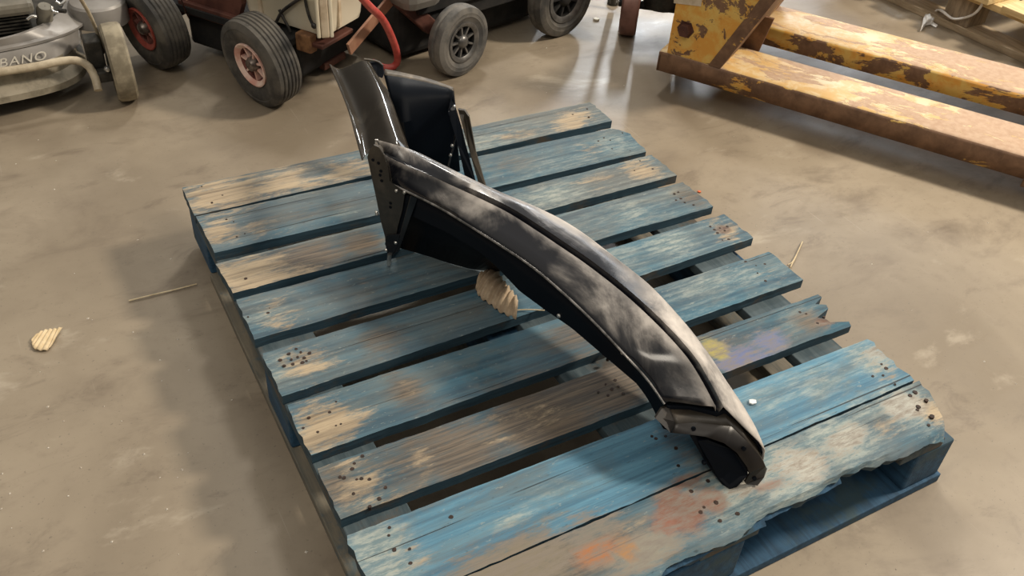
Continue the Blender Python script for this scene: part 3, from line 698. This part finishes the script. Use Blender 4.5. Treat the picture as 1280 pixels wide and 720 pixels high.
box('side_rail', (w1 + w2) / 2 + b_ * .10 + Z * .03, (.34, .03, .035), M_RUSTBROWN, cart, a_, b_, Z)
# sloping hopper sheet between the wheels
hp = [at_plane(x, y, w2 + b_ * .10, b_) for x, y in ((205, -12), (300, -12), (302, 6), (297, 25), (285, 27.5), (275, 27), (258, 21), (240, 6), (232, -3))]
prism('side_sheet', hp, b_ * .02, M_RUSTBROWN, cart)
tube('sheet_rim', [at_plane(x, y, w2 + b_ * .098, b_) for x, y in ((232, -1), (241, 8), (258, 21), (270, 27), (285, 27.5), (297, 25))], .0022, M_STRUT, cart, 16)
box('bracket', at(257, 27, .09) + b_ * .1, (.06, .03, .10), M_RUSTBROWN, cart, a_, b_, Z)
tube('chain', [at(226, -2, .22), at(234, 18, .13), at(247, 38, .05), at(255, 41, .035), at(272, 33, .06)], .0025, M_RUSTBROWN, cart, 16)
box('tray', mid_ + b_ * .24 + a_ * .02 + Z * (.15 - .123), (.50, .32, .02), M_DARK, cart, a_, b_, Z)
box('undercarriage_shade', mid_ + b_ * .25 - a_ * .03 + Z * (.088 - .123), (.40, .28, .11), M_DARK, cart, a_, b_, Z, .01)  # undercarriage box, enlarged and lowered to darken the shade under the cart
box('axle_bracket', at(374, 57, .15) + b_ * .03, (.05, .03, .05), M_RUSTORANGE, cart, a_, b_, Z, .004)
box('base_plate', at(405, 56, .15) + a_ * .03 + b_ * .05, (.08, .14, .012), M_RUSTBROWN, cart, a_, b_, Z, .003)
s0 = at(441, 56, .15); s1 = at_plane(490, -2, s0, a_)
dvs = (s1 - s0).normalized()
box('strut', (s0 + s1) / 2, ((s1 - s0).length + .04, .008, .036), M_STRUT, cart, dvs, a_, dvs.cross(a_).normalized(), .001)
box('tie_bar', at(430, 80, .03) + a_ * .04, (.10, .02, .02), M_RUSTBROWN, cart, b_, a_, Z)

# cream container standing on the cart
tz = .171
c0 = at(407, 49, tz)
LA, LB = .27, .175
tank = thing('plastic_container', c0 + a_ * LA / 2 + b_ * LB / 2, 'cream plastic container with dark straps standing on the hand cart', 'container')
def trow(z, g): # rounded rectangle ring
    pts = []
    cc = c0 + a_ * LA / 2 + b_ * LB / 2; r = .02
    for sx, sy, a0 in ((1, 1, 0), (-1, 1, 1), (-1, -1, 2), (1, -1, 3)):
        for q in range(4):
            an = (a0 + q / 3) * PI / 2
            pts.append(cc + a_ * (sx * (LA / 2 + g - r)) + b_ * (sy * (LB / 2 + g - r)) + (a_ * math.cos(an) + b_ * math.sin(an)) * r + Z * (z - cc.z))
    return pts
loft('body', [trow(tz, -.012), trow(tz + .006, -.003), trow(tz + .02, 0), trow(tz + .095, .006), trow(tz + .1, .010), trow(tz + .108, .010), trow(tz + .112, .006), trow(tz + .30, .012)], M_CREAM, tank, True, 40, True)
cp = c0 + a_ * .004 + b_ * .004
for d1, ww, mt in ((0, .022, M_CREAMDIRT), (.012, .010, M_CREAM), (-.012, .010, M_CREAM)):
    q = cp - (a_ + b_) * .004 + (b_ - a_) * d1
    box('corner_rib', q + Z * .15, (.012, ww, .29), mt, tank, (a_ + b_).normalized(), (b_ - a_).normalized(), Z, .003)
box('band', c0 - a_ * .003 + b_ * .060 + Z * .14, (.010, .012, .25), M_CREAMDIRT, tank, a_, b_, Z)
box('band', c0 - b_ * .003 + a_ * .21 + Z * .14, (.012, .010, .25), M_CREAMDIRT, tank, a_, b_, Z)
pl = c0 - b_ * .012
def onl(x, y): return at_plane(x, y, pl, b_)
tube('strap_hook', [onl(377, -3), onl(366, 4), onl(353, 14), onl(348, 22), onl(345, 29)], .0045, M_BLACKPLAST, tank, 14)
tube('strap_hook', [onl(349, 12), onl(354, 22), onl(360, 33), onl(363, 40)], .004, M_BLACKPLAST, tank, 10)
tube('strap_hook', [onl(381, -3), onl(383, 8), onl(387, 22), onl(392, 33)], .004, M_BLACKPLAST, tank, 12)
bolt(onl(393, 32), -b_, .008, .008, M_BLACKPLAST, tank)
hose = tube('rubber_hose', [at(438, -14, .37), at(447, -8, .33), at(462, 8, .28), at(478, 24, .21), at(489, 45, .14), at(496, 66, .07), at(496, 79, .025), at(490, 84, .014), at(479, 84, .013), at(466, 78, .013)], .0105, M_HOSE, None, 40, 12, origin=tuple(at(490, 84, 0)))
tag(hose, 'red rubber hose hanging down beside the cream container to the floor', 'hose')

# ------------------------------------------------------------------ second cart, dark grey wheels
cart2 = thing('equipment_trolley', (1.1, .80, 0), 'dark low trolley on grey spoked wheels behind the fender', 'cart')
f_ = Vector((.97, .25, 0)).normalized(); g_ = Vector((-.25, .97, 0)).normalized()
w3 = Vector((.90, .530, .103)); w4 = Vector((1.325, .665, .125))
wheel(cart2, w3, (-g_ + Vector((.10, 0, .02))).normalized(), .104, .056, M_RUBBER2, M_GREYRIM, M_GREYRIM, M_GREYRIM, .56, 9, 2)['label'] = 'dusty grey wheel nearest the red hose'
wheel(cart2, w4, (-g_ + Vector((.02, 0, .02))).normalized(), .126, .065, M_RUBBER, M_GREYRIM, M_DARK, M_DARK, .60, 9, 2)['label'] = 'dark wheel at the top edge'
tube('axle', [w3, w3 + g_ * .5], .012, M_DARK, cart2)
tube('axle', [w4, w4 + g_ * .5], .012, M_DARK, cart2)
mc = (w3 + w4) / 2
box('deck', Vector((mc.x, mc.y, .19)) + g_ * .34, (.62, .56, .04), M_DARK, cart2, f_, g_, Z, .004)
box('side_frame', Vector((mc.x, mc.y, .15)) + g_ * .09, (.56, .03, .06), M_DARK, cart2, f_, g_, Z, .004)
box('shade_box', Vector((mc.x, mc.y, .095)) + g_ * .33 - f_ * .02, (.62, .40, .16), M_DARK, cart2, f_, g_, Z, .02)  # black box added to fill in the shade under the trolley
box('tank', at(540, -4, .25) + g_ * .10, (.13, .16, .10), M_GREYBODY, cart2, f_, g_, Z, .03)
p0, p1 = at(506, 2, .22), at(546, 38, .12)
dd = (p1 - p0).normalized()
box('link_arm', (p0 + p1) / 2 + g_ * .03, ((p1 - p0).length, .03, .045), M_RUSTBROWN, cart2, dd, g_, dd.cross(g_).normalized(), .004)

# ------------------------------------------------------------------ lawn mower
mow = thing('lawn_mower', (-.33, .97, 0), 'silver-grey lawn mower with a dusty bumper bar at the left edge', 'lawn mower')
CX, CY = -.330, .965
def ring(rx, ry, z, ex=3.2, n=72, dx=0, dy=0):
    P = []
    for i in range(n):
        a = 2 * PI * i / n; ca, sa = math.cos(a), math.sin(a)
        P.append(Vector((CX + dx + rx * math.copysign(abs(ca) ** (2 / ex), ca), CY + dy + ry * math.copysign(abs(sa) ** (2 / ex), sa) + .08 * (CX + dx + rx * math.copysign(abs(ca) ** (2 / ex), ca) - CX), z)))
    return P
loft('skirt', [ring(.262, .255, .045, 4), ring(.268, .262, .048, 4), ring(.266, .260, .064, 4), ring(.250, .238, .085, 4), ring(.246, .232, .120, 4)], M_MOWERDIRT, mow, True, 30)
def circ(rad, z, n=72, cx=-.305, cy=1.0):
    return [Vector((cx + rad * math.cos(2 * PI * i / n), cy + rad * math.sin(2 * PI * i / n), z)) for i in range(n)]
def rg(rx, ry, z, ex=3.2): return ring(rx, ry, z, ex, dx=.012)
loft('deck_shell', [ring(.246, .232, .110, 4), rg(.262, .220, .118, 3.6), rg(.268, .214, .150, 3.4), rg(.276, .208, .158, 3.2), rg(.292, .212, .160, 3.0), rg(.294, .211, .166, 3.0), rg(.286, .203, .170, 2.9), circ(.240, .189), circ(.232, .190), circ(.229, .186), circ(.226, .165)], M_MOWER, mow, True, 28)
loft('engine_well', [circ(.228, .170), circ(.02, .170)], M_ENGINE, mow, True, 30)
box('engine_block', (-.30, .905, .205), (.24, .15, .07), M_ENGINE, mow, bev=.01)
ec = at(12, 10, .245)
box('engine_cover', (ec.x - .03, ec.y + .05, .238), (.17, .11, .035), M_COVER, mow, bev=.012)
cyl = at(56, 14, .215)
lathe('carburettor', [(.020, -.04), (.020, .008), (.016, .016), (.001, .016)], cyl, (.2, -.3, 1), M_COVER, mow, 18)
for i in range(5):
    box('cooling_fin', (-.30, .90, .180 + i * .009), (.25, .16, .003), M_ENGINE, mow, bev=0)
for pts in (((34, 24, .215), (40, 20, .222), (46, 21, .22)), ((70, 2, .24), (76, 5, .235), (81, 1, .24)), ((65, 8, .24), (66, 14, .23), (72, 16, .225))):
    tube('fuel_pipe', [at(*p) for p in pts], .004, M_CHROME, mow, 8)
tube('lever', [at(74, 13, .225), at(82, 14, .225)], .006, M_ENGINE, mow)
# side bulge above the wheel, wheel, arm
bx = at(121, 3, .195)
loft('wheel_housing', [[bx + Vector((.075 * s * math.cos(2 * PI * i / 28), .075 * s * math.sin(2 * PI * i / 28), dz)) for i in range(28)] for s, dz in ((1., -.05), (1.0, -.01), (.97, .002), (.9, .008), (.6, .012), (.02, .013))], M_MOWER, mow, True, 30)
lathe('cap', [(.016, 0), (.014, .006), (.001, .007)], bx + Vector((-.008, .01, .012)), Z, M_ENGINE, mow, 12)
wm = at(155, 84, .10)
wn = Vector((1, -.05, .03)).normalized()
wm = Vector((.002, .728, .101))
for wx, wy in ((-.655, .70), (-.645, 1.23), (.0, 1.26)):             # the other three wheels
    lathe('wheel', [(.055, -.024), (.095, -.026), (.101, -.020), (.103, 0), (.101, .020), (.095, .026), (.06, .024), (.05, .015), (.001, .015)], (wx, wy, .103), wn, M_TANTYRE, mow, 40)
wo = lathe('wheel', [(.055, -.024), (.095, -.026), (.101, -.020), (.103, 0), (.101, .020), (.095, .026), (.06, .024), (.05, .015), (.001, .015)], wm, wn, M_TANTYRE, mow, 48)
lathe('wheel_disc', [(.070, -.022), (.03, -.028), (.001, -.03)], wm, wn, M_ENGINE, wo, 24)
box('wheel_bracket', wm + Vector((-.052, .03, .015)), (.04, .06, .10), M_ENGINE, mow, bev=.004)
box('axle_arm', wm + Vector((-.045, -.02, -.02)), (.05, .03, .03), M_ENGINE, mow, bev=.004)
bolt(wm + Vector((-.035, -.03, .0)), (0, -1, .2), .009, .012, M_CHROME, mow)
tube('handle_rod', [at(98, -6, .30), at(112, 18, .235), at(122, 42, .165), at(129, 66, .10)], .0048, M_BAR, mow, 14)
tube('bumper_bar', [at(-165, 133, .060), at(-158, 116, .095), at(-140, 107, .122), at(-115, 105, .128), at(-30, 96, .128), at(0, 90, .128), at(45, 83, .128), at(80, 76, .128), at(98, 76, .125), at(110, 82, .112), at(118, 95, .088), at(123, 113, .060)], .0105, M_BAR, mow, 40, 12)
tube('cable', [at(137, 22, .15), at(142, 26, .14), at(145, 32, .12)], .003, M_MOWERDIRT, mow)
# raised lettering on the front of the deck
cu = bpy.data.curves.new('lettering', 'FONT'); cu.body = 'ELIBANO'; cu.size = .030; cu.extrude = .0012; cu.align_x = 'RIGHT'; cu.shear = .25
cu.space_character = 1.12
to = bpy.data.objects.new('tmp', cu); COL.objects.link(to)
bpy.context.view_layer.update()
tm = bpy.data.meshes.new_from_object(to); bpy.data.objects.remove(to)
t1 = at(58, 70, .150); t0 = at(0, 77.5, .150); yb = CY - .229
xr = Vector((t1.x, CY - .219 + .08 * (t1.x - CX), .124)); tx = Vector((1, .08, 0)).normalized(); up = Vector((0, .22, .97)).normalized()
lt = bpy.data.objects.new('lettering', tm); COL.objects.link(lt); tm.materials.append(M_LETTER)
tm.transform(Matrix(((tx.x * 1.25, up.x, -tx.y, 0), (tx.y * 1.25, up.y, -tx.x, 0), (0, up.z, .22, 0), (0, 0, 0, 1))))
tm.transform(Matrix.Translation(xr - Vector(mow.location)))
lt.parent = mow

# ------------------------------------------------------------------ yellow pallet truck
ptk = thing('pallet_truck', (1.62, .15, 0), 'rusty yellow hand pallet truck with chipped paint and two long forks', 'pallet truck')
d_ = Vector((.5231, -.8523, 0)); n_ = Vector((.8523, .5231, 0)); A = Vector((1.464, .108, 0))
def pt(d, n, z): return A + d_ * d + n_ * n + Z * z
def fork(n0, n1, ms, d0):
    L0, L1 = d0, 1.12
    prof = [(n0, .062), (n0, .112), (n0 + .004, .119), (n0 + .012, .122), (n1 - .012, .122), (n1 - .004, .119), (n1, .112), (n1, .062)]
    o = loft('fork', [[pt(L0 + (L1 - L0) * i / 10, n, z) for n, z in prof] for i in range(11)], ms, ptk, False, 40)
    o.data.materials.append(M_YTOP)
    for p in o.data.polygons:
        if p.normal.z > .5 or p.normal.z < -.5: p.material_index = 1
    mod_solid(o, .006)
    box('fork_end', pt(L0 + .002, (n0 + n1) / 2, .09), (.008, n1 - n0, .058), M_YSIDE, ptk, d_, n_, Z, .001)
    prism('fork_toe', [pt(1.12, n0, .062), pt(1.12, n0, .12), pt(1.19, n0 + .02, .11), pt(1.19, n0 + .02, .062)], n_ * (n1 - n0 - .03), M_YSIDE, ptk, .004)
    for dd_ in (.93, .985):
        lathe('load_roller', [(.001, -.03), (.035, -.03), (.037, -.02), (.037, .02), (.035, .03), (.001, .03)], pt(dd_, (n0 + n1) / 2, .037), n_, M_REDWHEEL, ptk, 24)
    box('roller_bracket', pt(.955, n0 + .02, .05), (.16, .012, .035), M_YSIDE, ptk, d_, n_, Z, .002)
    bolt(pt(.955, n0 + .012, .05), -n_, .012, .012, M_HUB, ptk)
    return o
fork(0, .185, M_YSIDE, -.135)
fork(.375, .570, M_YSIDE2, .0)
# body: side plates, sloping cover between
prof = [(-.115, .12), (.015, .12), (.135, .37), (.135, .46), (-.115, .46)]
prism('side_plate', [pt(d, .004, z) for d, z in prof], n_ * .012, M_YPLATE, ptk, .002)
prism('side_plate', [pt(d, .555, z) for d, z in prof], n_ * .012, M_YPLATE, ptk, .002)
cv = [pt(.045, .012, .112), pt(.045, .56, .112), pt(.185, .56, .42), pt(.185, .012, .42)]
prism('edge_band', [pt(.012, .002, .119), pt(.048, .002, .119), pt(.188, .002, .42), pt(.150, .002, .42)], n_ * .012, M_YSIDE, ptk, .001)
cvo = mesh('sloping_cover', cv, [(0, 1, 2, 3)], M_YSIDE, ptk); mod_solid(cvo, .012, 1)
box('rear_cross_plate', pt(-.09, .29, .26), (.012, .50, .26), M_YSIDE, ptk, d_, n_, Z)
prism('gusset', [pt(.03, .19, .115), pt(.10, .19, .115), pt(.12, .19, .22), pt(.075, .19, .22)], n_ * .01, M_YSIDE, ptk)
bb = at_plane(857, 37, pt(0, .004, 0), n_)
lathe('pivot_bolt', [(.001, .018), (.017, .018), (.019, .015), (.019, 0), (.026, 0), (.026, -.003)], bb, -n_, M_RUSTBROWN, ptk, 6)
lp = [at_plane(x, y, pt(0, .002, 0), n_) for x, y in ((843, -8), (879, -8), (876, 8), (842, 4))]
prism('maker_plate', lp, n_ * .003, M_CREAMDIRT, ptk)
sw = Vector((1.545, .585, .10)); sn = Vector((.79, -.62, 0)).normalized()
so = lathe('steer_wheel', [(.03, -.026), (.092, -.028), (.099, -.022), (.1, 0), (.099, .022), (.092, .028), (.03, .026)], sw, sn, M_REDWHEEL, ptk, 40)
lathe('wheel_hub', [(.035, -.02), (.03, -.03), (.001, -.03)], sw, sn, M_DARK, so, 20)
tube('steer_axle', [sw - sn * .04, sw + sn * .20], .014, M_DARK, ptk)
lathe('steer_housing', [(.001, -.05), (.055, -.05), (.06, -.03), (.06, .25), (.001, .25)], sw + sn * .095 + Z * .055 , Z, M_ENGINE, ptk, 24)
sw2 = sw + sn * .19
lathe('steer_wheel', [(.03, -.026), (.092, -.028), (.099, -.022), (.1, 0), (.099, .022), (.092, .028), (.03, .026)], sw2, sn, M_REDWHEEL, ptk, 40)

# ------------------------------------------------------------------ pale pallet at the top right
p2 = thing('wooden_pallet', (3.1, .1, 0), 'unpainted pale wooden pallet behind the yellow forks at the top right', 'pallet')
x0 = 2.655; p2r = Vector((.995, .07, 0)); p2u = Vector((-.07, .995, 0))
def q2(x, y, z): return Vector((x0, .17, 0)) + p2r * x + p2u * y + Z * z
for xo in (.05, .50):
    box('base_board', q2(xo, -.10, .012), (.10, 1.4, .024), M_WOOD, p2, p2r, p2u, Z)
for xo in (.06, .50):
    for yo in (-.62, .03, .50):
        box('block', q2(xo, yo, .069), (.11, .10, .09), M_WOODG, p2, p2r, p2u, Z, .003)
    box('bearer', q2(xo, -.10, .125), (.12, 1.4, .022), M_WOODL, p2, p2r, p2u, Z)
for i in range(8):
    box('board', q2(.36, -.74 + i * .18, .147), (.80, .13, .02), M_WOODL, p2, p2r, p2u, Z)
pw = [at_plane(x, y, (2.645, 0, 0), X) for x, y in ((1227, -8), (1228, 4), (1218, 17), (1202, 23), (1190, 23), (1178, 14))] + [at(1170, 13, .02), at(1163, 18, .012)]
tie = thing('plastic_tie', at(1158, 30, 0), 'white plastic wrap tail knotted on the floor beside the pale pallet', 'plastic wrap')
tube('tail', pw, .0045, M_WHITE, tie, 40, 6)
tube('tail', [at(1163, 19, .012), at(1168, 15, .02), at(1175, 12, .03), at(1178, 15, .02)], .004, M_WHITE, tie, 14, 6)
for q_, (pts, z_, h_) in enumerate([([(1156, 21), (1163, 19), (1167, 27), (1164, 31), (1157, 32), (1150, 40), (1152, 33), (1153, 27)], .003, .013),
                                  ([(1157, 22), (1162, 20), (1164, 26), (1158, 29)], .018, .009), ([(1164, 28), (1172, 33), (1170, 35), (1163, 31)], .002, .004)]):
    prism('knot' if q_ < 2 else 'tail', [at(x, y, z_ + .004 * mnoise.noise((x, y, 1))) for x, y in pts], (.004, .004, h_), M_WHITE, tie, .002)
# black foot of a stand at the top edge
ft = thing('stand', at(766, 4, 0), 'black rubber foot of a stand at the top edge beside the steer wheel', 'stand')
lathe('foot', [(.020, 0), (.020, .012), (.012, .022)], at(766, 5, 0), Z, M_ENGINE, ft, 16, caps=True)
tube('leg', [at(766, 5, .018), at(766, 5, .018) + Vector((.01, .02, .5))], .011, M_ENGINE, ft)

# ------------------------------------------------------------------ scraps and litter
def corr(name, A_, B_, ridges, amp, z0, z1, mat, label, cat, nu=64, nv=8):
    a = catmull([at(x, y, z0) for x, y in A_], nu); b = catmull([at(x, y, z1) for x, y in B_], nu); rows = []
    for j in range(nv):
        rows.append([a[i].lerp(b[i], j / (nv - 1)) + Z * (amp * math.sin(2 * PI * ridges * i / nu) + .012 * math.sin(PI * j / (nv - 1)) * (z1 > .14)) for i in range(nu)])
    o = loft(name, rows, mat, None, smooth=60, origin=tuple(Vector((a[nu // 2].x, a[nu // 2].y, min(z0, z1)))))
    mod_solid(o, .0012); return tag(o, label, cat)
corr('cardboard_scrap', [(596, 350), (595, 362), (601, 372), (613, 380), (624, 389), (635, 394), (645, 398)], [(603, 344), (612, 338), (620, 335), (627, 346), (636, 358), (644, 368), (648, 374)], 9, .0032, DK + .005, DK + .012, M_CARD, 'torn piece of corrugated cardboard lying under the fender on the blue pallet', 'cardboard')
corr('cardboard_scrap', [(39, 425), (42, 435), (50, 438), (60, 437), (63, 432)], [(46, 418), (52, 414), (60, 412), (70, 411), (78, 409)], 6, .0013, .004, .008, M_CARDL, 'small pale torn cardboard scrap on the open floor at the left', 'cardboard')
stw = tube('straw', [at(161, 376, .003), at(185, 370, .004), at(215, 363, .003), at(246, 355, .004)], .0016, M_STRAW, None, 14, 6, origin=tuple(at(200, 366, 0)))
tag(stw, 'long pale straw lying on the floor left of the blue pallet', 'straw')
tw = thing('twig', at(990, 333, 0), 'pale forked twig lying on the floor right of the blue pallet', 'twig')
tube('stem', [at(988, 334, .004), at(994, 322, .006), at(1003, 302, .005)], .0014, M_STRAW, tw, 10, 6)
tube('stem', [at(985, 331, .004), at(990, 328, .005), at(994, 321, .006)], .0014, M_STRAW, tw, 8, 6)
sl = tube('wood_splinter', [at(637, 389, DK + .004), at(655, 387, DK + .004), at(681, 388, DK + .004)], .0012, M_STRAW, None, 8, 5, origin=tuple(at(660, 388, DK)))
tag(sl, 'thin pale splinter on the deck between the cardboard piece and the fender', 'splinter')
def chip(name, px_, py_, z, r, mat, label, cat):
    p = at(px_, py_, z); n = 6
    Rg = [Vector((p.x + r * random.uniform(.6, 1.2) * math.cos(2 * PI * i / n), p.y + r * random.uniform(.5, 1.1) * math.sin(2 * PI * i / n), z)) for i in range(n)]
    o = prism(name, Rg, (0, 0, r * .4), mat, None, origin=tuple(p)); return tag(o, label, cat)
chip('plastic_chip', 874, 240, .001, .006, M_ORANGE, 'tiny orange chip on the floor beside the right end of the blue pallet', 'chip')
chip('paint_flake', 940, 503, DK + .001, .007, M_WHITE, 'white flake on the blue board right of the fender tip', 'flake')
chip('plastic_chip', 745, 25, .001, .014, M_CREAM, 'pale chip on the floor by the dark wheel at the top edge', 'chip')
V, F = [], []
gp = [(48, 175), (163, 282), (172, 300), (200, 450), (202, 476), (130, 508), (180, 568), (200, 597), (150, 653), (140, 677), (54, 689), (223, 693), (12, 617), (3, 592), (222, 597), (228, 588), (228, 587), (50, 465), (115, 400), (110, 398), (240, 436), (268, 580), (320, 690), (683, 60), (683, 116), (917, 171), (951, 171), (780, 107), (704, 60), (1005, 240), (1015, 238), (945, 282), (1160, 290), (1230, 452), (1120, 712), (1083, 705), (1090, 330), (1270, 480), (60, 560), (85, 620), (20, 205), (110, 160), (383, 690), (290, 500)]
gp += [(random.uniform(0, 300), random.uniform(180, 720)) for _ in range(18)] + [(random.uniform(900, 1280), random.uniform(180, 480)) for _ in range(10)]
for (x, y) in gp:
    p = at(x, y, 0); r = random.uniform(.0012, .0028); b = len(V)
    for i in range(4): V.append(p + Vector((r * random.uniform(.6, 1.5) * math.cos(i * PI / 2 + x), r * random.uniform(.6, 1.3) * math.sin(i * PI / 2 + x), .0002)))
    V.append(p + Z * r * .9)
    F += [(b, b + 1, b + 4), (b + 1, b + 2, b + 4), (b + 2, b + 3, b + 4), (b + 3, b, b + 4), (b, b + 3, b + 2, b + 1)]
gr = mesh('grit', V, F, M_GRIT, None)
tag(gr, 'pale specks of grit scattered over the concrete floor', 'grit', None, 'stuff')
